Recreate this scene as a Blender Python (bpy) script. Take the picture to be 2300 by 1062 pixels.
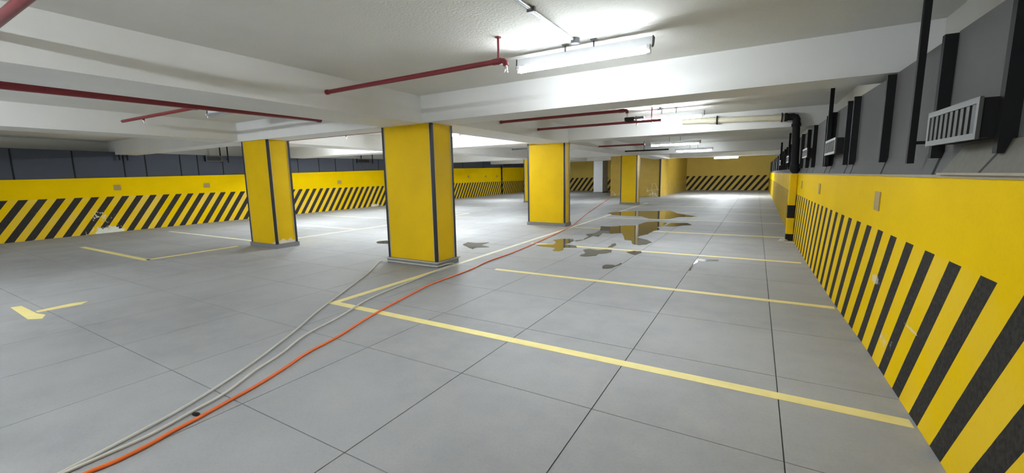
import bpy, math, random
from mathutils import Vector, Matrix
random.seed(7)
scene = bpy.context.scene
for o in list(bpy.data.objects):
    bpy.data.objects.remove(o)
C = scene.collection

# ------------------------------------------------------------------ camera
F, YAW, PITCH, ROLL, CAMH = 935.13, math.radians(30.314), math.radians(-8.1906), math.radians(-0.985), 1.5
cy, sy, cp, sp, cr, sr = math.cos(YAW), math.sin(YAW), math.cos(PITCH), math.sin(PITCH), math.cos(ROLL), math.sin(ROLL)
FWD = Vector((-sy*cp, cy*cp, sp))
R0 = Vector((cy, sy, 0))
U0 = R0.cross(FWD)
RIGHT = R0*cr + U0*sr
UP = U0*cr - R0*sr
cam_data = bpy.data.cameras.new('camera')
cam_data.sensor_width = 36
cam_data.lens = F/2300*36
cam_data.clip_start = 0.05
cam_data.clip_end = 200
cam = bpy.data.objects.new('camera', cam_data)
C.objects.link(cam)
m = Matrix((RIGHT, UP, -FWD)).transposed().to_4x4()
m.translation = Vector((0, 0, CAMH))
cam.matrix_world = m
scene.camera = cam

# ------------------------------------------------------------------ world, exposure
world = bpy.data.worlds.new('garage_air')
scene.world = world
world.use_nodes = True
world.node_tree.nodes['Background'].inputs[0].default_value = (0.9, 0.95, 1, 1)
world.node_tree.nodes['Background'].inputs[1].default_value = 0.05
scene.view_settings.view_transform = 'Standard'
scene.view_settings.look = 'None'
scene.view_settings.gamma = 1
scene.view_settings.use_curve_mapping = False
scene.view_settings.exposure = 2.18
TUBE = 62.0          # emission of the lit tubes


def ray(px, py):
    x, y = (px-1150)/F, -(py-531)/F
    return RIGHT*x + UP*y + FWD


def fl(px, py, z=0.0):          # a pixel on the floor -> point on the floor
    d = ray(px, py)
    t = (z-CAMH)/d.z
    return Vector((d.x*t, d.y*t, z))


# ------------------------------------------------------------------ materials
class NT:
    def __init__(self, name):
        self.mat = bpy.data.materials.new(name)
        self.mat.use_nodes = True
        self.t = self.mat.node_tree
        self.bsdf = self.t.nodes['Principled BSDF']
        self.pos = None

    def n(self, kind, **kw):
        nd = self.t.nodes.new(kind)
        for k, v in kw.items():
            setattr(nd, k, v)
        return nd

    def link(self, a, b):
        self.t.links.new(a, b)

    def put(self, sock, v):
        if isinstance(v, bpy.types.NodeSocket):
            self.link(v, sock)
        else:
            if sock.type == 'RGBA' and len(v) == 3:
                v = (*v, 1)
            sock.default_value = v

    def math(self, op, a, b=None, c=None, clamp=False):
        nd = self.n('ShaderNodeMath', operation=op, use_clamp=clamp)
        self.put(nd.inputs[0], a)
        if b is not None:
            self.put(nd.inputs[1], b)
        if c is not None:
            self.put(nd.inputs[2], c)
        return nd.outputs[0]

    def coords(self):
        if self.pos is None:
            g = self.n('ShaderNodeNewGeometry')
            s = self.n('ShaderNodeSeparateXYZ')
            self.link(g.outputs['Position'], s.inputs[0])
            self.pos = g.outputs['Position']
            self.xyz = s.outputs
        return self.xyz

    def noise(self, scale, detail=4, rough=0.55, vec=None, squash=None):
        self.coords()
        v = vec or self.pos
        if squash:
            mp = self.n('ShaderNodeMapping')
            self.link(v, mp.inputs[0])
            mp.inputs['Scale'].default_value = squash
            v = mp.outputs[0]
        nd = self.n('ShaderNodeTexNoise')
        self.link(v, nd.inputs['Vector'])
        nd.inputs['Scale'].default_value = scale
        nd.inputs['Detail'].default_value = detail
        nd.inputs['Roughness'].default_value = rough
        return nd.outputs[0]

    def mix(self, f, a, b):
        nd = self.n('ShaderNodeMix', data_type='RGBA')
        self.put(nd.inputs[0], f)
        self.put(nd.inputs[6], a)
        self.put(nd.inputs[7], b)
        return nd.outputs[2]

    def step(self, v, lo, hi):
        nd = self.n('ShaderNodeMapRange')
        nd.clamp = True
        self.put(nd.inputs[0], v)
        nd.inputs[1].default_value = lo
        nd.inputs[2].default_value = hi
        return nd.outputs[0]

    def bump(self, h, strength=0.2, dist=0.01):
        nd = self.n('ShaderNodeBump')
        nd.inputs['Strength'].default_value = strength
        nd.inputs['Distance'].default_value = dist
        self.link(h, nd.inputs['Height'])
        self.link(nd.outputs[0], self.bsdf.inputs['Normal'])

    def done(self, color, rough=0.6, spec=0.4, metal=0.0):
        self.put(self.bsdf.inputs['Base Color'], color)
        self.put(self.bsdf.inputs['Roughness'], rough)
        self.bsdf.inputs['Specular IOR Level'].default_value = spec
        self.bsdf.inputs['Metallic'].default_value = metal
        return self.mat


def plain(name, col, rough=0.5, spec=0.4, metal=0.0, var=0.12, scale=9.0):
    t = NT(name)
    f = t.noise(scale, 3)
    a = tuple(c*(1-var) for c in col)
    b = tuple(min(1, c*(1+var)) for c in col)
    return t.done(t.mix(f, a, b), rough, spec, metal)


def concrete_floor():
    t = NT('concrete_floor')
    big = t.noise(0.45, 5, 0.6)
    mid = t.noise(2.6, 6, 0.65)
    fine = t.noise(55, 3, 0.7)
    inf = t.n('ShaderNodeObjectInfo').outputs['Random']
    c = t.mix(t.step(big, .3, .7), (0.28, 0.28, 0.285), (0.40, 0.405, 0.415))
    c = t.mix(t.math('MULTIPLY', t.step(mid, .35, .75), .5), c, (0.46, 0.455, 0.44))
    c = t.mix(t.math('MULTIPLY', t.step(fine, .45, .8), .22), c, (0.2, 0.2, 0.2))
    c = t.mix(t.math('MULTIPLY', inf, .06), c, (0.26, 0.26, 0.26))
    t.bump(fine, .12, .004)
    return t.done(c, t.math('ADD', .5, t.math('MULTIPLY', mid, .3)), .22)


def plaster(name, col, bumpy=.25):
    t = NT(name)
    a = t.noise(1.1, 5, .6)
    b = t.noise(38, 4, .75)
    c = t.mix(t.step(a, .3, .7), tuple(v*.93 for v in col), col)
    t.bump(b, bumpy, .01)
    return t.done(c, .85, .2)


def peel_mask(t, s, z, centres):
    """worn patches: noise shaped blotches round (s, z, half width, half height, strength)"""
    n = t.noise(11, 7, .72)
    out = None
    for (s0, z0, a, b, k) in centres:
        ds = t.math('DIVIDE', t.math('SUBTRACT', s, s0), a)
        dz = t.math('DIVIDE', t.math('SUBTRACT', z, z0), b)
        d = t.math('SQRT', t.math('ADD', t.math('MULTIPLY', ds, ds), t.math('MULTIPLY', dz, dz)))
        v = t.math('MULTIPLY', t.math('SUBTRACT', 1.0, d, clamp=True), k)
        out = v if out is None else t.math('MAXIMUM', out, v)
    return t.step(t.math('ADD', n, out), .93, .95)


YEL = (0.83, 0.545, 0.0)
BLK = (0.028, 0.026, 0.024)


def hazard(name, axis, shear, period, phase, duty, top, peel=None, yel=YEL, scuff=None, duller=0.0):
    t = NT(name)
    xyz = t.coords()
    s, z = xyz[axis], xyz[2]
    u = t.math('ADD', s, t.math('MULTIPLY', z, shear))
    fr = t.math('FRACT', t.math('DIVIDE', t.math('SUBTRACT', u, phase), period))
    w = t.math('MULTIPLY', t.math('SUBTRACT', t.noise(7, 4), .5), .02)
    st = t.math('LESS_THAN', t.math('ADD', fr, w), duty)
    st = t.math('MULTIPLY', st, t.math('LESS_THAN', z, top))
    n1 = t.noise(1.3, 5, .6)
    n2 = t.noise(40, 3, .7)
    yc = t.mix(t.step(n1, .3, .75), tuple(v*.9 for v in yel), yel)
    yc = t.mix(t.math('MULTIPLY', t.step(n2, .5, .85), .12), yc, (0.3, .2, .02))
    # traces of the older, paler coat between the bars
    band = t.math('MULTIPLY', t.math('LESS_THAN', z, top), t.step(n1, .42, .62))
    yc = t.mix(t.math('MULTIPLY', band, duller), yc, (0.62, 0.47, 0.22))
    bc = t.mix(t.step(n2, .35, .8), BLK, (0.06, .056, .05))
    c = t.mix(st, yc, bc)
    if scuff:
        c = t.mix(t.math('MULTIPLY', peel_mask(t, s, z, scuff), .55), c, (.62, .6, .55))
    if peel:
        c = t.mix(peel_mask(t, s, z, peel), c, (0.72, .70, .62))
    t.bump(n2, .1, .003)
    return t.done(c, .7, .03)


M = {}
M['floor'] = concrete_floor()
M['joint'] = plain('floor_joint', (0.13, 0.128, 0.125), .9, .1)
M['ceiling'] = plaster('ceiling_plaster', (0.76, 0.75, 0.71), .45)
M['beam'] = plaster('beam_paint', (0.78, 0.775, 0.76), .12)
M['upper'] = plaster('upper_wall_paint', (0.62, 0.61, 0.57), .15)
M['wall_r'] = hazard('hazard_paint_right', 1, 0.63, 0.355, 2.51+0.63*1.02, 0.43, 1.02,
                     scuff=[(4.35, .62, .38, .13, .6), (3.4, .50, .5, .025, .62), (3.9, .25, .7, .4, .42)], duller=.12)
M['wall_l'] = hazard('hazard_paint_left', 1, -0.69, 0.368, 4.54-.69*1.09-.09, 0.5, 1.1,
                     peel=[(4.75, .0, 1.0, .5, .68), (4.6, .5, 1.1, .7, .44), (3.3, .75, .9, .5, .33), (3.2, .0, .6, .12, .45), (16.0, .06, 1.1, .22, .6), (7.2, .1, .3, .2, .35)], duller=.3)
M['wall_f'] = hazard('hazard_paint_far', 0, -0.75, 0.50, 0.1, 0.46, 1.26, yel=(0.66, 0.48, 0.12),
                     peel=[(-4.5, .02, 1.6, .18, .5), (-1.5, .02, 1.5, .14, .48)], duller=.2)
t = NT('core_paint')
xyz = t.coords()
crk = t.n('ShaderNodeTexVoronoi', feature='DISTANCE_TO_EDGE')
t.link(t.pos, crk.inputs['Vector'])
crk.inputs['Scale'].default_value = 2.6
line = t.math('LESS_THAN', crk.outputs['Distance'], .02)
low = t.math('LESS_THAN', t.math('ADD', xyz[2], t.noise(1.5, 3)), 1.45)
c = t.mix(t.noise(2, 5), (0.40, .26, .03), (0.56, .38, .05))
pm = t.math('MULTIPLY', t.math('MULTIPLY', line, low), t.step(t.noise(1.2, 2), .45, .55))
pm = t.math('MAXIMUM', pm, peel_mask(t, xyz[0], xyz[2], [(-5.9, .15, 1.1, .7, .5), (-8.5, .15, .6, .3, .5)]))
M['core'] = t.done(t.mix(pm, c, (.7, .66, .55)), .5)
t = NT('column_paint')
n1, n2 = t.noise(1.2, 5, .6), t.noise(22, 4, .65)
c = t.mix(t.step(n1, .3, .7), (0.70, 0.45, 0.004), (0.82, 0.53, 0.005))
c = t.mix(t.math('MULTIPLY', t.step(n2, .62, .72), .25), c, (.45, .26, .01))
t.bump(n2, .08, .004)
M['column'] = t.done(c, t.step(n1, -1.2, 1.9), .15)
M['guard'] = plain('black_edge_rubber', (0.02, 0.02, 0.02), .45)
M['seal'] = plain('grey_edge_seal', (0.45, .44, .42), .6)
M['plinth'] = plain('grey_plinth', (0.22, .22, .225), .75)
M['peel'] = plain('bare_plaster', (0.7, .64, .5), .85)
M['panel_r'] = plaster('grey_wall_panel', (0.125, 0.125, 0.125), .2)
M['panel_l'] = plaster('slate_wall_panel', (0.075, 0.082, 0.105), .2)
M['black'] = plain('black_metal', (0.016, 0.016, 0.017), .7, .15)
M['ledge'] = plain('tan_ledge', (0.33, .29, .22), .8)
M['hood'] = plain('grey_hood', (0.10, .094, .07), .7, var=.25, scale=30)
M['boxgrey'] = plain('vent_frame_grey', (0.085, .085, .082), .55)
M['grille'] = plain('vent_grille', (0.025, .025, .024), .6, var=.3, scale=40)
M['white'] = plain('white_enamel', (0.80, .81, .84), .35, .5, var=.03)
M['steel'] = plain('galvanised_steel', (0.5, .5, .52), .38, .5, .7)
M['dgrey'] = plain('dark_grey_plastic', (0.12, .12, .13), .5)
M['red'] = plain('red_pipe_paint', (0.19, .013, .02), .38, .5)
M['brass'] = plain('chromed_brass', (0.65, .62, .55), .25, .5, 1.0)
M['cream'] = plain('cream_pipe_paint', (0.66, .62, .48), .5)
M['line'] = plain('yellow_line_paint', (0.86, 0.74, 0.30), .6, var=.15, scale=6)
M['line_pale'] = plain('faded_line_paint', (0.70, 0.68, 0.52), .65, var=.22, scale=5)
M['plate'] = plain('tan_plate', (0.36, .25, .07), .6)
M['rope'] = plain('white_rope', (0.62, .60, .54), .75)
M['orange'] = plain('orange_cable_sheath', (0.85, .17, .03), .42)
M['wet'] = None
t = NT('standing_water')
M['wet'] = t.done(t.mix(t.noise(3, 3), (0.10, .09, .065), (0.14, .125, .09)), .03, .5)
M['wet'].node_tree.nodes['Principled BSDF'].inputs['IOR'].default_value = 1.45
M['pillar'] = plaster('white_pillar_paint', (0.78, .79, .83), .1)
M['door'] = plain('dark_door', (0.05, .05, .055), .5)
M['rag'] = plain('dusty_rag', (0.5, .47, .4), .9, var=.3)
def tube_mat(k):
    nm = 'lit_tube_%d' % round(k*100)
    if nm in bpy.data.materials:
        return bpy.data.materials[nm]
    t = NT(nm)
    t.done((1, 1, 1))
    t.bsdf.inputs['Emission Color'].default_value = (0.88, 0.955, 1.0, 1)
    t.bsdf.inputs['Emission Strength'].default_value = TUBE*k
    return t.mat


M['tube_off'] = plain('unlit_tube', (0.35, .35, .36), .3, var=.03)


# ------------------------------------------------------------------ mesh helpers
class MB:
    def __init__(self):
        self.v, self.f = [], []

    def poly(self, pts, faces):
        b = len(self.v)
        self.v += [tuple(p) for p in pts]
        self.f += [tuple(b+i for i in f) for f in faces]
        return self

    def box(self, x0, x1, y0, y1, z0, z1):
        x0, x1 = min(x0, x1), max(x0, x1)
        y0, y1 = min(y0, y1), max(y0, y1)
        z0, z1 = min(z0, z1), max(z0, z1)
        p = [(x0, y0, z0), (x1, y0, z0), (x1, y1, z0), (x0, y1, z0), (x0, y0, z1), (x1, y0, z1), (x1, y1, z1), (x0, y1, z1)]
        return self.poly(p, [(3, 2, 1, 0), (4, 5, 6, 7), (0, 1, 5, 4), (1, 2, 6, 5), (2, 3, 7, 6), (3, 0, 4, 7)])

    def chamfer_box(self, x0, x1, y0, y1, z0, z1, c):
        pts = [(x0+c, y0), (x1-c, y0), (x1, y0+c), (x1, y1-c), (x1-c, y1), (x0+c, y1), (x0, y1-c), (x0, y0+c)]
        return self.prism(pts, z0, z1)

    def prism(self, pts, z0, z1):
        n = len(pts)
        p = [(x, y, z0) for x, y in pts]+[(x, y, z1) for x, y in pts]
        fs = [tuple(range(n-1, -1, -1)), tuple(range(n, 2*n))]
        fs += [(i, (i+1) % n, n+(i+1) % n, n+i) for i in range(n)]
        return self.poly(p, fs)

    def extrude_x(self, prof, x0, x1):            # profile in (y, z)
        n = len(prof)
        p = [(x0, y, z) for y, z in prof]+[(x1, y, z) for y, z in prof]
        fs = [tuple(range(n)), tuple(range(2*n-1, n-1, -1))]
        fs += [(i, n+i, n+(i+1) % n, (i+1) % n) for i in range(n)]
        return self.poly(p, fs)

    def tube(self, path, r, seg=10, caps=True):
        path = [Vector(p) for p in path]
        n = len(path)
        b = len(self.v)
        prev = None
        for i, p in enumerate(path):
            d = (path[min(i+1, n-1)]-path[max(i-1, 0)]).normalized()
            if prev is None:
                a = d.cross(Vector((0, 0, 1)))
                if a.length < 1e-3:
                    a = d.cross(Vector((1, 0, 0)))
            else:
                a = prev - d*prev.dot(d)
            a.normalize()
            prev = a
            c2 = d.cross(a)
            rr = r[i] if isinstance(r, (list, tuple)) else r
            for k in range(seg):
                an = 2*math.pi*k/seg
                self.v.append(tuple(p+a*math.cos(an)*rr+c2*math.sin(an)*rr))
        for i in range(n-1):
            for k in range(seg):
                k2 = (k+1) % seg
                self.f.append((b+i*seg+k, b+i*seg+k2, b+(i+1)*seg+k2, b+(i+1)*seg+k))
        if caps:
            self.f.append(tuple(b+k for k in range(seg-1, -1, -1)))
            self.f.append(tuple(b+(n-1)*seg+k for k in range(seg)))
        return self

    def build(self, name, mat, parent=None, smooth=False, origin=None):
        me = bpy.data.meshes.new(name)
        vs = self.v
        if origin is not None:
            vs = [(a-origin[0], b-origin[1], c-origin[2]) for a, b, c in vs]
        me.from_pydata(vs, [], self.f)
        me.materials.append(mat)
        import bmesh
        bm = bmesh.new()
        bm.from_mesh(me)
        bmesh.ops.recalc_face_normals(bm, faces=bm.faces)
        bm.to_mesh(me)
        bm.free()
        if smooth:
            for p in me.polygons:
                p.use_smooth = True
            me.set_sharp_from_angle(angle=math.radians(50))
        o = bpy.data.objects.new(name, me)
        C.objects.link(o)
        if origin is not None:
            o.location = origin
        if parent is not None:
            o.parent = parent
            if origin is None:
                o.matrix_parent_inverse = Matrix.Translation(parent.location).inverted() if parent.location.length else Matrix()
            else:
                o.location = Vector(origin)-parent.location
        return o


def tag(o, label=None, cat=None, group=None, kind=None):
    for k, v in (('label', label), ('category', cat), ('group', group), ('kind', kind)):
        if v:
            o[k] = v
    return o


def empty(name, loc, label=None, cat=None, group=None):
    o = bpy.data.objects.new(name, None)
    o.empty_display_size = .1
    o.location = loc
    C.objects.link(o)
    return tag(o, label, cat, group)


def smooth_path(pts, sub=6):
    pts = [Vector(p) for p in pts]
    out = []
    for i in range(len(pts)-1):
        p0, p1, p2, p3 = pts[max(i-1, 0)], pts[i], pts[i+1], pts[min(i+2, len(pts)-1)]
        for k in range(sub):
            u = k/sub
            out.append(.5*((2*p1)+(p2-p0)*u+(2*p0-5*p1+4*p2-p3)*u*u+(3*p1-p0-3*p2+p3)*u**3))
    out.append(pts[-1])
    return out


def lerp_tab(tab, y):
    if y <= tab[0][0]:
        return tab[0][1]
    for (a, va), (b, vb) in zip(tab, tab[1:]):
        if y <= b:
            return va+(vb-va)*(y-a)/(b-a)
    return tab[-1][1]


# ------------------------------------------------------------------ room shell
Y_BACK, Y_FAR = -8.0, 41.0
XR_TAB = [(-8, .93), (3, .905), (4.6, .885), (5.6, .85), (8.2, .80), (11.2, .765), (14, .76), (20, .80), (31, .87), (41, .90)]
XL_TAB = [(-8, -16.3), (2.5, -16.85), (5.5, -17.25), (9, -17.55), (17, -18.1), (24, -18.55), (34.6, -19.3), (39.5, -19.6)]
LY_TAB = [(-8, 1.6), (2.8, 1.63), (9, 1.76), (16.8, 1.97), (24, 2.14), (39.5, 2.42)]       # top of the yellow on the left
LP_TAB = [(-8, 2.46), (9, 2.46), (16.8, 2.58), (24, 2.70), (39.5, 2.78)]                     # top of the dark panels on the left
def XR(y): return lerp_tab(XR_TAB, y)
def XL(y): return lerp_tab(XL_TAB, y)
def CEIL(y): return 2.79 if y < 5.45 else 2.87


# floor: sub-base + concrete slabs between the joints
floor = MB().box(-20.6, 1.5, Y_BACK-.2, Y_FAR+.2, -.25, -.010).build('floor', M['joint'])
tag(floor, 'grey concrete parking floor cut into square slabs', kind='structure')
SX, SY, GAP = 1.05, 1.07, .0035
slab_me = None
slabs = []
nx0, nx1 = -20, 1
for j in range(-9, 38):
    for i in range(nx0, nx1+1):
        x0, x1 = .21+SX*(i-1), .21+SX*i
        y0, y1 = 1.35+SY*(j-1), 1.35+SY*j
        if y0 > Y_FAR or y1 < Y_BACK:
            continue
        slabs.append((x0, x1, y0, y1))


def visible_rank(s):
    c_ = Vector(((s[0]+s[1])/2, (s[2]+s[3])/2, -CAMH))
    d = c_.dot(FWD)
    if d < .3:
        return 1e6+c_.length
    x, y = c_.dot(RIGHT)/d*F, c_.dot(UP)/d*F
    if abs(x) > 1300 or y < -680:
        return 1e5+c_.length
    return c_.length


slabs.sort(key=visible_rank)
proto = None
rest = MB()
nslab = 0
for s in slabs:
    x1c = min(s[1], XR((s[2]+s[3])/2)-.0)
    full = abs(x1c-s[1]) < 1e-6
    if s[0] >= x1c-.05:
        continue
    if nslab < 298:
        nslab += 1
        if full and proto is not None:
            o = proto.copy()
            C.objects.link(o)
            o.parent = floor
            o.location = (s[0], s[2], 0)
        else:
            w = x1c-s[0]
            o = MB().box(GAP, w-(GAP if full else -.1), GAP, SY-GAP, -.03, 0).build('floor_slab', M['floor'], floor)
            o.location = (s[0], s[2], 0)
            if full:
                proto = o
    else:
        rest.box(s[0]+GAP, s[1]-GAP if full else x1c+.1, s[2]+GAP, s[3]-GAP, -.03, 0)
r_ = rest.build('distant_floor_slabs', M['floor'], floor)
r_['kind'] = 'stuff'


def marking(name, pts, mat):
    p = list(pts)
    MB().prism([(q[0], q[1]) for q in p], 0.0, .0022).build(name, mat, floor)


# stall lines on the right of the columns
def stall(y, x0, x1, w=.10, mat='line'):
    marking('stall_line', [(x0, y-w/2), (x1, y-w/2), (x1, y+w/2), (x0, y+w/2)], M[mat])


for k, y in enumerate((3.17, 5.63, 8.25, 11.35, 14.4, 17.3, 20.5)):
    stall(y, (-4.46, -3.62, -4.33, -4.5, -4.6, -4.66, -4.72)[k], XR(y)-.02 if k != 2 else .72, .10 if k < 3 else .12, 'line' if k < 4 else 'line_pale')
EDGE = [(-4.41, 3.22), (-4.42, 5.15), (-4.52, 8.4), (-4.6, 11.4), (-4.8, 17.4), (-4.88, 22.5)]
for (xa, ya), (xb, yb) in zip(EDGE, EDGE[1:]):
    marking('edge_line', [(xa-.05, ya), (xa+.05, ya), (xb+.05, yb), (xb-.05, yb)], M['line' if ya < 5 else 'line_pale'])
# stall lines on the left
for y, x0, x1, mt in ((3.32, -13.9, -10.2, 'line'), (5.70, -15.6, -10.95, 'line_pale'), (8.4, -14.2, -10.3, 'line_pale'), (11.2, -15.8, -10.3, 'line_pale'), (14.2, -15.8, -10.4, 'line_pale')):
    stall(y, x0, x1, .11, mt)
marking('edge_line', [(-10.33, 3.32), (-10.2, 3.32), (-10.3, 5.05), (-10.43, 5.05)], M['line'])
marking('edge_line', [(-10.36, 6.0), (-10.24, 6.0), (-10.3, 14.2), (-10.42, 14.2)], M['line_pale'])
# painted arrow
Z8 = lambda p: fl(p[0]*.3578, 380+p[1]*.3578)
marking('direction_arrow', [Z8(p) for p in ((65, 868), (175, 942), (265, 938), (287, 913), (232, 905), (222, 900), (135, 858))][::1], M['line'])
marking('direction_arrow', [Z8(p) for p in ((222, 890), (236, 899), (512, 848), (552, 828), (450, 842))], M['line'])

# ceiling
tag(MB().box(-20.9, 1.7, Y_BACK-.2, 5.45, 2.79, 3.2).build('ceiling', M['ceiling']), 'rough off white plastered ceiling over the nearest bays', kind='structure')
tag(MB().box(-20.9, 1.7, 5.45, Y_FAR+.2, 2.87, 3.2).build('ceiling_far', M['ceiling']), 'off white plastered ceiling over the far bays', kind='structure')


def beam(name, x0, x1, y0, y1, z0, z1=3.0):
    tag(MB().box(x0, x1, y0, y1, z0, z1).build(name, M['beam']), 'white painted concrete ceiling beam', kind='structure')


beam('trim_1', -20.6, 1.55, 5.2, 5.74, 2.38)
beam('trim_2', -20.6, 1.55, 11.05, 11.85, 2.465)
beam('trim_3', -20.6, 1.55, 21.15, 21.9, 2.45)
beam('trim_4', -20.6, 1.55, 29.2, 29.8, 2.52)
beam('trim_5', -5.56, -4.68, Y_BACK, 5.2, 2.37)
beam('trim_6', -5.52, -4.6, 5.74, 11.05, 2.41)
beam('trim_7', -5.9, -5.0, 11.85, 29.2, 2.47)
beam('trim_8', -10.95, -10.15, Y_BACK, 5.2, 2.41)
beam('trim_9', -11.4, -10.5, 5.74, 11.05, 2.45)
beam('trim_10', -11.6, -10.7, 11.85, 29.2, 2.5)
beam('trim_11', -20.6, 1.55, -6.9, -6.3, 2.38)


# right wall: yellow barrier, ledge, dark panels, set back upper wall
def side_wall(name, ys, xf, zt, thick, mat, label, zb=lambda y: 0.0):
    mb = MB()
    n = len(ys)
    P = []
    for y in ys:
        x = xf(y)
        P += [(x, y, zb(y)), (x, y, zt(y)), (x+thick, y, zt(y)), (x+thick, y, zb(y))]
    fs = []
    for i in range(n-1):
        a, b = 4*i, 4*(i+1)
        for k in range(4):
            fs.append((a+k, b+k, b+(k+1) % 4, a+(k+1) % 4))
    fs += [(0, 1, 2, 3), tuple(4*(n-1)+k for k in (3, 2, 1, 0))]
    mb.poly(P, fs)
    return tag(mb.build(name, mat), label, kind='structure')


YS = [-8+.7*i for i in range(70)]+[41.0]
wall_r = side_wall('wall_right', YS, XR, lambda y: 1.452, .5, M['wall_r'], 'right yellow barrier wall with black diagonal stripes', zb=lambda y: -.02)
led = side_wall('trim_12', YS, lambda y: XR(y)-.008, lambda y: 1.468, .3, M['ledge'], 'thin tan ledge on top of right barrier', zb=lambda y: 1.452)
back_r = side_wall('wall_right_panelled', YS, lambda y: XR(y)+.075, lambda y: 2.26, .2, M['panel_r'], 'grey panelled wall above right barrier', zb=lambda y: 1.468)
side_wall('wall_right_upper', YS, lambda y: 1.34, lambda y: 3.0, .2, M['upper'], 'cream set back wall above the grey panels', zb=lambda y: 1.5)

RIBS = [-3.0, -1.6, -.2, .6, 1.5, 2.67, 3.45, 4.60, 5.70, 6.02, 7.02, 7.42, 8.72, 9.56, 10.6, 11.7, 12.9, 14.3, 15.8, 17.2, 18.7, 20.0, 21.5, 24, 27, 30, 34, 38]
for a, b in zip(RIBS, RIBS[1:]):
    ya, yb = a+.022, b-.022
    xa, xb = XR(ya), XR(yb)
    z1, z2, z3 = 1.469, 1.60, 2.268
    P = []
    for (x, y) in ((xa, ya), (xb, yb)):
        P += [(x+.012, y, z1), (x+.045, y, z2), (x+.045, y, z3), (x+.09, y, z3), (x+.09, y, z1)]
    MB().poly(P, [(0, 1, 2, 3, 4), (9, 8, 7, 6, 5)]+[(k, 5+k, 5+(k+1) % 5, (k+1) % 5) for k in range(5)]).build('wall_panel', M['panel_r'], back_r)
for y in RIBS:
    x = XR(y)
    zl = 1.565
    o = MB().box(x-.012, x+.08, y-.021, y+.021, zl, 2.262).build('wall_rib', M['black'], back_r)

# left wall
YSL = [-8+.95*i for i in range(50)]+[39.4]
wall_l = side_wall('wall_left', YSL, XL, lambda y: lerp_tab(LY_TAB, y), -.4, M['wall_l'], 'left yellow wall with black diagonal stripes and peeling paint', zb=lambda y: -.02)
back_l = side_wall('wall_left_panelled', YSL, lambda y: XL(y)-.13, lambda y: lerp_tab(LP_TAB, y), -.25, M['panel_l'], 'dark slate panelled band above left yellow wall', zb=lambda y: lerp_tab(LY_TAB, y)-.2)
side_wall('wall_left_upper', YSL, lambda y: XL(y)-.55, lambda y: 3.0, -.2, M['upper'], 'pale set back wall above the dark slate panels', zb=lambda y: 1.5)
LRIBS = [-3, -.5, 1.2, 3.0, 4.2, 5.38, 5.95, 6.95, 7.5, 8.36, 9.9, 11.55, 12.65, 13.6, 14.72, 16.5, 18.5, 20.5, 22.5, 25, 28, 31, 34, 37]
for a, b in zip(LRIBS, LRIBS[1:]):
    ya, yb = a+.016, b-.016
    P = []
    for y in (ya, yb):
        x, z1, z3 = XL(y), lerp_tab(LY_TAB, y)+.002, lerp_tab(LP_TAB, y)+.006
        P += [(x-.14, y, z1), (x-.14, y, z3), (x-.08, y, z3), (x-.08, y, z1)]
    MB().poly(P, [(0, 1, 2, 3), (7, 6, 5, 4)]+[(k, 4+k, 4+(k+1) % 4, (k+1) % 4) for k in range(4)]).build('wall_panel', M['panel_l'], back_l)
for y in LRIBS:
    x = XL(y)
    MB().box(x-.14, x-.07, y-.014, y+.014, lerp_tab(LY_TAB, y)+.01, lerp_tab(LP_TAB, y)).build('wall_rib', M['black'], back_l)

# far walls, core, back
tag(MB().box(-5.6, 1.4, Y_FAR, Y_FAR+.2, -.02, 3.0).build('wall_far', M['wall_f']), 'far yellow end wall with black diagonal stripes', kind='structure')
tag(MB().box(-20.4, -8.6, 39.4, 39.6, -.02, 3.0).build('wall_far_left', M['wall_f']), 'dim far wall behind white pillar with black diagonal stripes', kind='structure')
core = MB().chamfer_box(-8.84, -5.5, 28.9, 41.1, -.02, 3.0, .04).build('wall_core', M['core'])
tag(core, 'big tan stair core block with cracked and peeling paint', kind='structure')
MB().box(-5.56, -5.46, 28.86, 28.96, 0, 2.6).build('corner_guard', M['guard'], core)
tag(MB().box(-20.4, 1.5, Y_BACK-.2, Y_BACK, -.02, 3.0).build('wall_near', M['beam']), 'plain white wall closing the garage', kind='structure')
dr = MB().box(-11.35, -10.2, 39.34, 39.42, 0, 2.2).build('door_1', M['door'])
tag(dr, 'dark door beside the white pillar', kind='structure')
MB().box(-11.2, -11.1, 39.30, 39.35, .95, 1.1).build('door_handle', M['steel'], dr)


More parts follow.
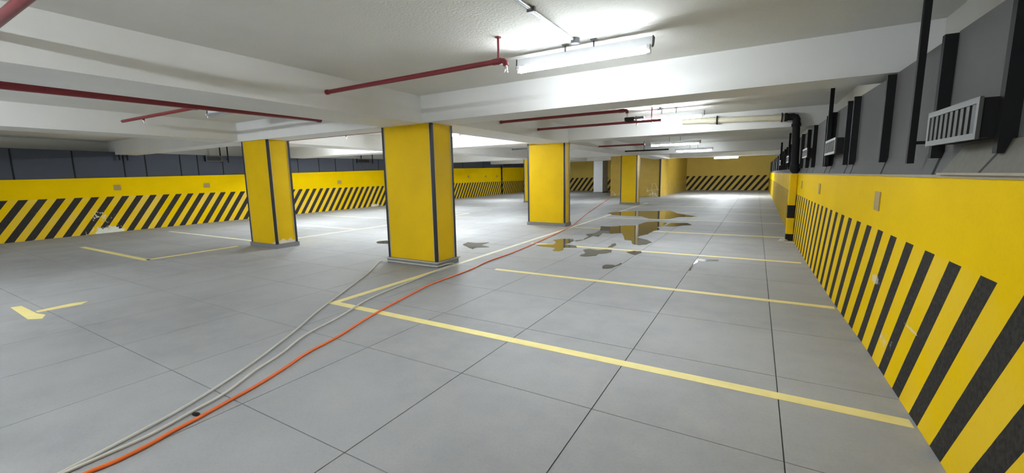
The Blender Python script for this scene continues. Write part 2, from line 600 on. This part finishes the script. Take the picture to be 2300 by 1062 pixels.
# ------------------------------------------------------------------ columns
def column(x0, x1, y0, y1, zt, label, guards=True, pe=False):
    r = empty('column', ((x0+x1)/2, (y0+y1)/2, 0), label, 'column', 'yellow columns with black corner guards')
    r['kind'] = 'thing'
    e = .012
    MB().chamfer_box(x0+e, x1-e, y0+e, y1-e, .09, zt, .006).build('shaft', M['column'], r)
    MB().chamfer_box(x0-.03, x1+.03, y0-.03, y1+.03, 0, .095, .02).build('plinth', M['plinth'], r)
    w = .045
    for sx in (0, 1):
        for sy_ in (0, 1):
            cx_, cy_ = (x1 if sx else x0), (y1 if sy_ else y0)
            dx, dy = (-1 if sx else 1), (-1 if sy_ else 1)
            L = [(cx_, cy_), (cx_+dx*w, cy_), (cx_+dx*w, cy_+dy*e*1.3), (cx_+dx*e*1.3, cy_+dy*e*1.3), (cx_+dx*e*1.3, cy_+dy*w), (cx_, cy_+dy*w)]
            g = MB().prism(L, .096, zt-.004).build('corner_guard', M['guard'], r)
            s = .012
            a0, a1 = cx_+dx*w, cx_+dx*(w+s)
            q = MB().box(a0, a1, cy_+dy*.004, cy_+dy*.016, .096, zt-.004)
            b0, b1 = cy_+dy*w, cy_+dy*(w+s)
            q.box(cx_+dx*.004, cx_+dx*.016, b0, b1, .096, zt-.004)
            sl = q.build('guard_edge', M['seal'], g)
    if pe:      # broken plaster at the foot
        q = MB()
        pts = [(y0+.02, .1), (y0+.02, .2), (y0+.08, .16), (y0+.16, .21), (y0+.25, .15), (y0+.33, .2), (y0+.40, .14), (y1-.02, .17), (y1-.02, .1)]
        q.extrude_x(pts, x1-.013, x1-.004)
        pts2 = [(x1-.16, .1), (x1-.14, .14), (x1-.09, .13), (x1-.05, .19), (x1-.005, .16), (x1-.005, .1)]
        n = len(pts2)
        q.poly([(x, y0+.013, z) for x, z in pts2]+[(x, y0+.002, z) for x, z in pts2], [tuple(range(n)), tuple(range(2*n-1, n-1, -1))]+[(i, n+i, n+(i+1) % n, (i+1) % n) for i in range(n)])
        q.build('broken_plaster', M['peel'], r)
    return r


column(-5.70, -4.57, 5.30, 5.84, 2.383, 'nearest and largest yellow column with white rope looped round its base')
column(-10.13, -9.12, 5.25, 5.75, 2.385, 'leftmost yellow column with broken plaster at its foot', pe=True)
column(-6.10, -4.86, 11.45, 11.84, 2.468, 'yellow column behind the puddles, between nearest column and stair core')
column(-5.99, -5.16, 21.3, 21.85, 2.452, 'small distant yellow column in front of the tan stair core')
column(-11.6, -10.7, 21.3, 21.85, 2.452, 'distant column mostly hidden behind another, only a tan sliver showing')
column(-11.0, -9.95, 11.4, 11.84, 2.468, 'yellow column hidden behind the nearest column')

pl = empty('pillar', (-11.65, 35.0, 0), 'white square pillar standing far back beside a dark doorway', 'pillar')
pl['kind'] = 'thing'
MB().chamfer_box(-12.05, -11.25, 34.6, 36.0, 0, 2.845, .02).build('shaft', M['pillar'], pl)
MB().box(-12.08, -11.22, 34.57, 36.03, 0, .08).build('plinth', M['plinth'], pl)


# ------------------------------------------------------------------ light fittings
def fitting(x0, x1, y, z, label, k=1.0, lit=True):
    """twin tube batten; z = tube height"""
    cx_ = (x0+x1)/2
    r = empty('light_fitting', (cx_, y, z), label, 'light fitting', 'twin tube ceiling lights')
    h = .085
    # pressed steel spine standing behind the tubes, end plates, tube holders
    MB().extrude_x([(y-.006, z+.012), (y+.004, z+.022+h), (y+.06, z+.022+h), (y+.06, z+.022+h-.012), (y+.016, z+.022+h-.012), (y+.008, z+.012)], x0-.03, x1+.03).build('housing', M['white'], r)
    for x in (x0-.034, x1+.026):
        MB().extrude_x([(y-.02, z+.002), (y-.01, z+.022+h), (y+.062, z+.022+h), (y+.03, z+.03)], x, x+.008).build('end_plate', M['boxgrey'], r)
    for dy, dz in ((-.028, .012), (-.005, -.022)):
        tb = MB().tube([(x0+.02, y+dy, z+dz), (x1-.02, y+dy, z+dz)], .016, 16).build('tube', tube_mat(k) if lit else M['tube_off'], r, smooth=True)
        if lit:        # led tube: the side towards the spine is a metal back
            tb.data.materials.append(M['white'])
            for p in tb.data.polygons:
                if p.normal.z > .3 or dz > 0 and p.normal.y > -.15 and p.normal.z > -.3:
                    p.material_index = 1
        for x in (x0-.012, x1-.02):
            MB().box(x, x+.032, y+dy-.019, y+dy+.019, z+dz-.02, z+dz+.018).build('tube_holder', M['white'], r)
    zc = CEIL(y)
    if zc-(z+.107) > .004:
        for x in (cx_-(x1-x0)*.11, cx_+(x1-x0)*.11):
            MB().tube([(x, y, z+.1), (x, y, zc)], .008, 6).build('hanger', M['dgrey'], r)
            MB().box(x-.03, x+.03, y-.02, y+.02, zc-.012, zc).build('hanger_plate', M['dgrey'], r)
    return r


fitting(-2.24, -.90, 4.05, 2.62, 'nearest and largest lit tube light, beside the red pipe end', 0.6)
fitting(-2.33, -1.02, 9.5, 2.66, 'lit tube light in second bay beside a cream drain pipe', 0.9)
fitting(-3.36, -1.75, 15.8, 2.52, 'long lit tube light in third bay, at the end of a thin dark red pipe', 0.35)
fitting(-3.2, -1.72, 20.2, 2.50, 'bright lit tube light at the end of the black pipe in third bay', 0.3)
fitting(-2.5, -1.1, 31.0, 2.48, 'farthest lit tube light before the striped end wall', 4.5)
fitting(-8.35, -7.02, 9.3, 2.66, 'lit tube light peeking out right of nearest column', 2.0)
fitting(-13.6, -12.6, 9.35, 2.68, 'small lit tube light seen between leftmost and nearest columns', 2.5)
fitting(-13.3, -12.15, 16.0, 2.66, 'small lit tube light low right of nearest column, in the far bay', 2.0)
fitting(-8.75, -7.55, 4.02, 2.70, 'unlit tube light with grey tubes under left ceiling', lit=False)
# unseen tubes added to lift the light level, behind beams or behind his back
fitting(-3.6, -2.3, -1.3, 2.66, 'unseen lit tube light just behind the viewer', 1.2)
fitting(-8.7, -7.4, -1.3, 2.66, 'unseen lit tube light behind the viewer, in the left bay', 2.4)
fitting(-14.6, -13.3, -1.3, 2.66, 'unseen lit tube light behind the viewer, by the left wall', 0.8)
fitting(-2.3, -1.0, -5.2, 2.66, 'unseen lit tube light farthest behind the viewer', 0.8)
fitting(-8.7, -7.4, -5.2, 2.66, 'unseen lit tube light farthest behind the viewer, in the left bay', 2.0)
fitting(-14.8, -13.5, 12.7, 2.755, 'added lit tube light hidden behind second beam, by the left wall', 1.7)  # from here on, tubes added purely to brighten the left and far bays
fitting(-8.7, -7.4, 12.9, 2.755, 'added lit tube light hidden behind second beam, in the left bay', 1.5)
fitting(-14.8, -13.5, 23.2, 2.755, 'added lit tube light hidden behind third beam, by the left wall', 2.0)
fitting(-8.7, -7.4, 23.2, 2.755, 'added lit tube light hidden behind third beam, in the left bay', 1.0)
fitting(-2.4, -1.1, 23.6, 2.755, 'added lit tube light hidden behind third beam, in the right bay', 0.2)
fitting(-15.2, -13.9, 31.0, 2.755, 'added lit tube light hidden behind fourth beam, by the left wall', 1.5)


def conduit(x, y0, y1, clamps, label, box_y=None):
    zc = CEIL(y1)
    r = empty('conduit', (x, y0, zc-.03), label, 'conduit')
    MB().tube([(x, y0, zc-.016), (x, y1, zc-.016)], .014, 10).build('pipe', M['steel'], r, smooth=True)
    MB().tube([(x-.03, y0, zc-.009), (x-.03, y1-.1, zc-.009)], .007, 8).build('pipe', M['steel'], r, smooth=True)
    for y in clamps:
        MB().box(x-.035, x+.03, y-.012, y+.012, zc-.036, zc).build('clamp', M['dgrey'], r)
    MB().tube([(x+.01, y1, zc), (x+.01, y1, zc-.05)], .042, 12).build('junction_box', M['dgrey'], r, smooth=True)
    return r


conduit(-1.575, .2, 3.93, (1.6, 3.05), 'steel conduit on ceiling running to nearest tube light')
conduit(-1.84, 7.0, 9.32, (8.2,), 'steel conduit on ceiling running to second bay tube light')


# ------------------------------------------------------------------ sprinkler pipes
def sprinkler(r, x, y, z):
    MB().tube([(x, y, z), (x, y, z-.03)], .013, 8).build('sprinkler_head', M['brass'], r, smooth=True)
    d = MB()
    d.tube([(x-.011, y, z-.03), (x-.013, y, z-.055)], .003, 5)
    d.tube([(x+.011, y, z-.03), (x+.013, y, z-.055)], .003, 5)
    d.tube([(x, y, z-.055), (x, y, z-.06)], .02, 10)
    d.build('deflector', M['brass'], r)


def red_pipe(x0, x1, y, z, rad, label, head=None, drop=True, rod=None, mat='red', y2=None, group=None):
    r = empty('sprinkler_pipe', (x0, y, z), label, 'pipe', group)
    y2 = y if y2 is None else y2
    path = [(x0, y, z), (x1-.05, y2, z)]
    if drop:
        path += [(x1-.02, y2, z-.005), (x1-.005, y2, z-.02), (x1, y2, z-.05)]
    else:
        path += [(x1, y2, z)]
    MB().tube(path, rad, 12).build('pipe', M[mat], r, smooth=True)
    MB().tube([(x0, y, z), (x0+.035, y, z)], rad*1.22, 12).build('collar', M['black' if mat == 'black' else 'red'], r, smooth=True)
    if drop:
        MB().tube([(x1-.14, y2, z), (x1-.05, y2, z)], rad*1.18, 12).build('coupling', M[mat], r, smooth=True)
        sprinkler(r, x1, y2, z-.05)
    if rod:
        for x in rod:
            zc = CEIL(y)
            MB().tube([(x, y, z), (x, y, zc)], .011, 8).build('hanger_rod', M[mat], r)
            MB().tube([(x-.012, y, z), (x+.012, y, z)], rad*1.25, 12).build('hanger_ring', M[mat], r)
            MB().tube([(x, y, zc-.006), (x, y, zc)], .03, 8).build('ceiling_plate', M[mat], r)
    if head:
        for x in head:
            MB().tube([(x, y, z), (x, y, z-rad-.02)], .014, 8).build('outlet', M[mat], r)
            sprinkler(r, x, y, z-rad-.02)
    return r


red_pipe(-4.68, -2.08, 3.50, 2.575, .026, 'maroon sprinkler pipe beside nearest tube light, with hanger rod', rod=(-2.16,))
mp = empty('sprinkler_main', (-7.2, Y_BACK, 2.61), 'thick maroon sprinkler main running along the left ceiling', 'pipe')
MB().tube([(-7.2, Y_BACK, 2.575), (-7.2, 1, 2.585), (-7.2, 5.2, 2.63)], .048, 14).build('pipe', M['red'], mp, smooth=True)
MB().tube([(-7.2, 5.14, 2.63), (-7.2, 5.2, 2.63)], .058, 14).build('collar', M['red'], mp, smooth=True)
for y in (-.3, 4.7):
    z = 2.585 if y < 1 else 2.62
    MB().tube([(-7.2, y, z), (-7.2, y, CEIL(y))], .009, 8).build('hanger_rod', M['red'], mp)
br = empty('sprinkler_branch', (-9.75, 3.15, 2.6), 'thin red branch pipe joining the maroon main at left', 'pipe')
MB().tube([(-9.85, 3.13, 2.595), (-7.25, 3.2, 2.60)], .026, 10).build('pipe', M['red'], br, smooth=True)
MB().tube([(-7.33, 3.2, 2.6), (-7.252, 3.2, 2.6)], .036, 10).build('tee', M['red'], br, smooth=True)
MB().tube([(-9.03, 3.15, 2.597), (-9.03, 3.15, 2.55)], .018, 8).build('outlet', M['red'], br)
sprinkler(br, -9.03, 3.15, 2.55)
red_pipe(-4.68, -1.9, .81, 2.55, .032, 'purple red pipe crossing the top left corner of the ceiling', drop=False)
red_pipe(-4.58, -2.0, 7.45, 2.6, .028, 'red sprinkler pipe in second bay, farther left end, elbow by the light')
red_pipe(-4.58, -1.75, 9.15, 2.6, .028, 'red pipe passing under second bay tube light', drop=False, rod=(-1.95,), head=(-2.25,))
bx = empty('junction_box', (-2.3, 9.15, 2.64), 'small black box on the red pipe by second bay light', 'box')
MB().box(-2.5, -2.3, 9.1, 9.2, 2.632, 2.70).build('body', M['black'], bx)
MB().box(-2.3, -2.1, 9.11, 9.19, 2.65, 2.70).build('lid', M['dgrey'], bx)
red_pipe(-10.5, -5.52, 6.6, 2.525, .028, 'red sprinkler pipe between leftmost and nearest columns', drop=False, head=(-8.25,))
red_pipe(-5.75, -3.38, 14.9, 2.52, .03, 'thin dark red pipe in third bay leading to a tube light', drop=False)
bp = red_pipe(-5.5, -3.2, 18.4, 2.50, .03, 'thin black pipe with upturned end in third bay', drop=False, mat='black', rod=(-4.2,))
MB().tube([(-5.5, 18.4, 2.50), (-5.5, 18.4, 2.60)], .028, 8).build('upturned_end', M['black'], bp)
red_pipe(-8.05, -5.9, 13.9, 2.52, .026, 'short black pipe just left of the third column', drop=False, mat='black', rod=(-7.0,))

# drain pipe at the right wall
dp = empty('drain_pipe', (.70, 10.92, 1.45), 'black drain pipe dropping down right wall from cream pipe', 'pipe')
MB().tube([(.45, 10.93, 2.66), (.60, 10.93, 2.66), (.645, 10.93, 2.645), (.665, 10.93, 2.60), (.668, 10.93, 2.5), (.70, 10.90, 1.56)], .072, 14).build('pipe', M['black'], dp, smooth=True)
MB().tube([(.45, 10.93, 2.66), (.50, 10.93, 2.66)], .09, 14).build('collar', M['black'], dp, smooth=True)
MB().tube([(.666, 10.93, 2.52), (.668, 10.93, 2.45)], .088, 14).build('collar', M['black'], dp, smooth=True)
MB().tube([(.697, 10.90, 1.66), (.70, 10.90, 1.57), (.71, 10.89, 1.51), (.71, 10.89, 1.462)], [.085, .105, .085, .05], 12).build('outlet', M['black'], dp, smooth=True)
cpipe = empty('cream_pipe', (-.9, 10.95, 2.68), 'cream horizontal drain pipe along the second beam', 'pipe')
MB().tube([(-1.6, 10.94, 2.73), (.449, 10.93, 2.66)], .066, 14).build('pipe', M['cream'], cpipe, smooth=True)
MB().tube([(-1.02, 10.94, 2.71), (-.90, 10.94, 2.706)], .078, 14).build('coupling', M['cream'], cpipe, smooth=True)
MB().tube([(.26, 10.93, 2.667), (.43, 10.93, 2.661)], .078, 14).build('coupling', M['cream'], cpipe, smooth=True)
for x, z in ((-.86, 2.704), (.40, 2.66)):
    q = MB().tube([(x-.012, 10.93, z), (x+.012, 10.93, z)], .10, 14)
    q.box(x-.012, x+.012, 10.9, 11.049, z-.012, z+.012)
    q.build('pipe_clamp', M['black'], cpipe)
pg = empty('pipe_guard', (.69, 11.0, 0), 'slim yellow and black post guarding the drain at right wall', 'post')
for z0, z1, mt, nm in ((0, .15, 'black', 'black_foot'), (.15, .50, 'column', 'yellow_band'), (.50, .78, 'black', 'black_band'), (.78, 1.45, 'column', 'yellow_band')):
    MB().chamfer_box(.625, .764, 10.86, 11.05, z0, z1, .012).build(nm, M[mt], pg)


# rods on right wall
def rod(x, y, z0, z1, r, label, group='black vertical rods on the side walls'):
    e = empty('wall_rod', (x, y, z0), label, 'rod', group)
    MB().box(x-r, x+r, y-r, y+r, z0, z1).build('bar', M['black'], e)
    MB().box(x, XR(y)+.05 if x > 0 else XL(y)-.2, y-.008, y+.008, z0+.12, z0+.14).build('bracket', M['black'], e)


rod(.855, 3.68, 1.54, 2.79, .018, 'nearest tall black rod rising to ceiling at upper right')
rod(.79, 6.95, 1.56, 2.56, .022, 'black rod above the yellow wall, just right of the vent box')
rod(.74, 14.0, 1.62, 2.55, .025, 'black rod just left of the drain pipe')
rod(.76, 19.0, 1.62, 2.60, .03, 'farthest black rod on right wall before the end wall')
for y, lb in ((5.26, 'leftmost thin rod above the slate panels'), (5.46, 'second thin rod from the left above the slate panels'), (8.26, 'left rod of the pair beside leftmost column'), (8.53, 'right rod of the pair beside leftmost column'), (15.2, 'thin rod between leftmost and nearest columns, left of two'), (16.0, 'thin rod between leftmost and nearest columns, right of two')):
    rod(XL(y)+.02, y, lerp_tab(LP_TAB, y)-.25, 2.79 if y < 5.4 else 2.86, .017, lb, 'thin rods above left panels')


# vent boxes on the right wall
def vent_box(y0, y1, z0, z1, label, sgn=1, depth=.075, xw=None, group='vent boxes along the right wall'):
    x1 = (XR((y0+y1)/2)+.046) if xw is None else xw
    x0 = x1-sgn*(depth+.046)
    r = empty('vent_box', (x1, (y0+y1)/2, z0), label, 'vent', group)
    MB().box(x0+sgn*.012, x1, y0+.006, y1-.006, z0+.006, z1-.006).build('casing', M['black'], r)
    f = .028
    q = MB()
    q.box(x0, x0+sgn*.014, y0, y1, z0, z0+f)
    q.box(x0, x0+sgn*.014, y0, y1, z1-f, z1)
    q.box(x0, x0+sgn*.014, y0, y0+f, z0+f, z1-f)
    q.box(x0, x0+sgn*.014, y1-f, y1, z0+f, z1-f)
    q.build('frame', M['boxgrey'], r)
    n = 9
    for k in range(n):
        ya = y0+f+(y1-y0-2*f)*(k+.5)/n
        MB().box(x0+sgn*.004, x0+sgn*.014, ya-.018, ya+.018, z0+f, z1-f).build('louvre', M['grille'], r)
    return r


vent_box(2.68, 3.32, 1.63, 1.815, 'largest vent box at the right edge, above the sloped grey hood')
vent_box(6.10, 6.92, 1.70, 1.885, 'second vent box from the viewer on the right wall, pale frame')
vent_box(8.75, 9.55, 1.74, 1.90, 'third vent box on the right wall, close to the drain pipe')
vent_box(13.1, 13.9, 1.74, 1.92, 'vent box far along right wall, just left of the drain pipe')
vent_box(18.0, 18.8, 1.74, 1.92, 'farthest vent box on the right wall')
vent_box(7.75, 8.3, 2.24, 2.45, 'dark vent box on slate panels left of leftmost column', sgn=-1, xw=XL(8)-.12, depth=.12, group='vent boxes on left wall')
vent_box(14.95, 15.75, 2.33, 2.55, 'vent box on slate panels between leftmost and nearest columns', sgn=-1, xw=XL(15.3)-.12, depth=.12, group='vent boxes on left wall')
vent_box(31.6, 32.8, 2.48, 2.74, 'far vent box on slate panels left of the third column', sgn=-1, xw=XL(32)-.12, depth=.12, group='vent boxes on left wall')
wp = empty('wall_pipe', (XL(30.9)+.06, 30.9, 0), 'dark vertical pipe on far left striped wall', 'pipe')
MB().tube([(XL(30.9)+.06, 30.9, 0), (XL(30.9)+.06, 30.9, 2.4)], .055, 10).build('pipe', M['black'], wp, smooth=True)
for z in (.4, 1.3, 2.2):
    MB().box(XL(30.9)-.01, XL(30.9)+.13, 30.83, 30.97, z, z+.05).build('pipe_clamp', M['black'], wp)

# sloped grey hood on the ledge
hd = empty('ledge_hood', (.9, 2.9, 1.468), 'sloped grey hood on the ledge under the largest vent box', 'hood')
def hood_piece(name, yb0, yb1, yt0, yt1, mat):
    xb, xt = .886, .938
    P = [(xb, yb0, 1.469), (xb, yb1, 1.469), (xt, yt1, 1.625), (xt, yt0, 1.625), (xb+.05, yb0, 1.469), (xb+.05, yb1, 1.469), (xt+.03, yt1, 1.625), (xt+.03, yt0, 1.625)]
    MB().poly(P, [(0, 1, 2, 3), (7, 6, 5, 4), (0, 4, 5, 1), (1, 5, 6, 2), (2, 6, 7, 3), (3, 7, 4, 0)]).build(name, M[mat], hd)
hood_piece('hood_plate', 2.80, 3.26, 2.68, 3.12, 'hood')
hood_piece('hood_seam', 2.77, 2.80, 2.65, 2.68, 'black')
hood_piece('hood_plate', 2.2, 2.77, 2.1, 2.65, 'hood')
MB().box(.878, .93, 2.2, 3.27, 1.4685, 1.48).build('hood_lip', M['ledge'], hd)

# small plates on the yellow walls
def plate(x, y, z, w, h, label, side):
    q = MB().box(x-.006, x+.002, y-w/2, y+w/2, z-h/2, z+h/2) if side > 0 else MB().box(x-.002, x+.008, y-w/2, y+w/2, z-h/2, z+h/2)
    tag(q.build('wall_plate', M['plate'], origin=(x, y, z)), label, 'plate', 'tan plates on the yellow walls')
for y, lb in ((4.55, 'tan plate on right yellow wall, nearest the viewer'), (7.6, 'second tan plate on right yellow wall, smaller'), (10.0, 'faint third tan plate on right wall near the drain post')):
    plate(XR(y), y, 1.245, .17, .155, lb, 1)
for y, lb in ((5.07, 'leftmost tan plate on the left yellow wall'), (7.66, 'tan plate on left wall just left of leftmost column'), (13.7, 'tan plate on left wall between leftmost and nearest columns'),
              (25.6, 'far left wall plate just right of nearest column'), (28.2, 'far left wall plate in the middle of the shadow edge'), (30.1, 'far left wall plate beside the dark vertical pipe')):
    plate(XL(y), y, 1.37 if y < 20 else 1.55, .24, .17, lb, -1)


# ------------------------------------------------------------------ cables on the floor
def z4(p, z=.012):
    return fl(100+p[0]*.4728, 560+p[1]*.4728, z)
def z2(p, z=.012):
    return fl(700+p[0]*.26362, 480+p[1]*.26362, z)


s1 = [z4(p) for p in ((-60, 1130), (75, 1062), (300, 945), (600, 785), (800, 665), (1000, 530), (1190, 385), (1300, 290), (1420, 200), (1540, 110))]
wrap = [Vector(p) for p in ((-5.775, 5.12, .014), (-5.745, 5.25, .02), (-5.6, 5.257, .03), (-5.1, 5.255, .03), (-4.62, 5.255, .03), (-4.525, 5.3, .03), (-4.52, 5.5, .03), (-4.48, 5.62, .02), (-4.40, 5.50, .012))]
s2 = [z4(p) for p in ((1692, 170), (1540, 235), (1400, 320), (1240, 405), (1130, 490), (1000, 575), (860, 680), (700, 770), (500, 880), (300, 970), (90, 1062), (-40, 1130))]
rope = empty('rope', (-5.1, 5.0, 0), 'white rope looped round the base of the nearest column', 'rope')
MB().tube(smooth_path(s1+wrap+[z2((1110, 470))]+s2, 5), .0095, 7).build('strand', M['rope'], rope, smooth=True)
MB().tube([(-5.742, 5.258, .085), (-4.528, 5.258, .085), (-4.528, 5.88, .085), (-5.742, 5.88, .085), (-5.742, 5.258, .085)], .009, 7).build('knotted_loop', M['rope'], rope)
oc = [z4(p, .012) for p in ((60, 1130), (200, 1062), (350, 1000), (500, 925), (600, 868), (720, 805), (870, 722), (1000, 650), (1130, 570), (1250, 490), (1400, 410), (1560, 310))]
oc += [z2(p) for p in ((960, 625), (1080, 575), (1350, 475), (1500, 405), (1700, 335), (1880, 260), (2080, 170), (2210, 105))]
oc += [fl(x, y, .012) for x, y in ((1300, 494), (1330, 471), (1376, 441))]
tag(MB().tube(smooth_path(oc, 5), .0115, 8).build('extension_cable', M['orange'], smooth=True), 'orange cable snaking across the floor towards the stair core', 'cable')


# ------------------------------------------------------------------ puddles
def z3(p):
    return fl(1200+p[0]*.28696, 440+p[1]*.28696)


def puddle(pts, label, conv=z3):
    w = [conv(p) for p in pts]
    # soften and roughen the outline
    out = []
    n = len(w)
    for i in range(n):
        a, b = w[i], w[(i+1) % n]
        k = max(1, min(6, int((b-a).length/.09)))
        for j in range(k):
            q = a.lerp(b, j/k)
            out.append((q.x+random.uniform(-.012, .012), q.y+random.uniform(-.012, .012)))
    c_ = (sum(p[0] for p in out)/len(out), sum(p[1] for p in out)/len(out), 0)
    tag(MB().prism(out, .0004, .0036).build('puddle', M['wet'], origin=c_), label, 'puddle', 'puddles on the concrete floor')


puddle([(575, 135), (640, 125), (690, 122), (760, 118), (860, 118), (960, 118), (1060, 115), (1090, 125), (1130, 138), (1200, 150), (1275, 160), (1220, 165), (1130, 165), (1060, 180), (960, 182), (900, 178), (840, 160), (700, 155), (610, 148)], 'farthest wide puddle reflecting the small distant column')
puddle([(520, 236), (560, 240), (610, 240), (700, 232), (800, 230), (870, 205), (960, 200), (1040, 212), (1020, 232), (960, 245), (985, 262), (930, 275), (890, 300), (840, 310), (800, 325), (890, 345), (920, 365), (880, 380), (820, 385), (770, 378), (760, 350), (710, 345), (690, 290), (605, 295), (540, 290), (500, 320), (460, 312), (400, 340), (330, 355), (318, 350), (380, 342), (430, 315), (405, 300), (470, 292), (515, 268)], 'large ragged puddle in the middle of the wet area')
puddle([(150, 345), (210, 336), (300, 335), (310, 350), (280, 368), (230, 380), (330, 390), (335, 405), (230, 405), (225, 425), (190, 432), (140, 430), (165, 405), (60, 395), (10, 388), (60, 380), (150, 380), (175, 368)], 'ragged puddle beside the orange cable')
puddle([(380, 420), (430, 415), (500, 425), (570, 420), (610, 425), (605, 440), (560, 450), (500, 455), (480, 468), (400, 475), (360, 470), (360, 458), (400, 450)], 'dark puddle just below a stall line, left of the cracked joint')
puddle([(575, 400), (600, 390), (605, 375), (640, 370), (645, 385), (610, 402)], 'tiny puddle just above a stall line')
puddle([(720, 440), (780, 430), (835, 432), (840, 445), (790, 462), (770, 458)], 'small puddle at the wet floor joint')
puddle([(530, 548), (560, 537), (610, 540), (630, 545), (680, 525), (685, 530), (640, 550), (610, 565), (570, 572), (535, 570)], 'nearest small oval puddle')
puddle([(1020, 235), (1070, 212), (1200, 212), (1235, 228), (1150, 232), (1080, 240)], 'small bright puddle right of the large one, glaring with light')
puddle([(1208, 585), (1225, 583), (1280, 507), (1320, 511), (1440, 508), (1440, 499), (1320, 494), (1272, 489)], 'thin bent trickle of water in a floor joint')
puddle([(548, 238), (580, 228), (640, 225), (680, 232), (660, 252), (560, 248)], 'small puddle left of the nearest column', z2)
puddle([(1285, 258), (1330, 238), (1400, 245), (1515, 240), (1450, 262), (1510, 280), (1400, 285), (1370, 298), (1340, 285)], 'glinting wet patch between nearest column and third column', z2)


# ------------------------------------------------------------------ litter
def lump(name, c_, sx, sy_, sz, mat, label, cat, seed):
    rnd = random.Random(seed)
    q = MB()
    n, mrow = 9, 4
    P = []
    for i in range(mrow):
        ph = (i/(mrow-1))*math.pi/2
        for k in range(n):
            an = 2*math.pi*k/n
            f = rnd.uniform(.65, 1.2)
            P.append((c_[0]+sx*math.cos(ph)*math.cos(an)*f, c_[1]+sy_*math.cos(ph)*math.sin(an)*f, max(0.001, sz*math.sin(ph)*rnd.uniform(.6, 1.2))) if i < mrow-1 else (c_[0]+rnd.uniform(-.1, .1)*sx, c_[1], sz))
    for k in range(n):
        P[k] = (P[k][0], P[k][1], .001)
    fs = [tuple(range(n-1, -1, -1))]
    for i in range(mrow-1):
        for k in range(n):
            fs.append((i*n+k, i*n+(k+1) % n, (i+1)*n+(k+1) % n, (i+1)*n+k))
    q.poly(P, fs)
    tag(q.build(name, M[mat], origin=(c_[0], c_[1], 0)), label, cat)


a = fl(1758, 541)
lump('rag', a, .10, .09, .055, 'rag', 'crumpled pale rag on floor by the yellow black post', 'rag', 1)
a = fl(1776, 545)
lump('paper_scrap', a, .13, .06, .02, 'rag', 'flat pale scrap on floor between rag and right wall', 'scrap', 2)
a = fl(441, 931)
lump('rubber_scrap', a, .035, .018, .016, 'black', 'tiny black scrap beside the orange cable', 'scrap', 3)
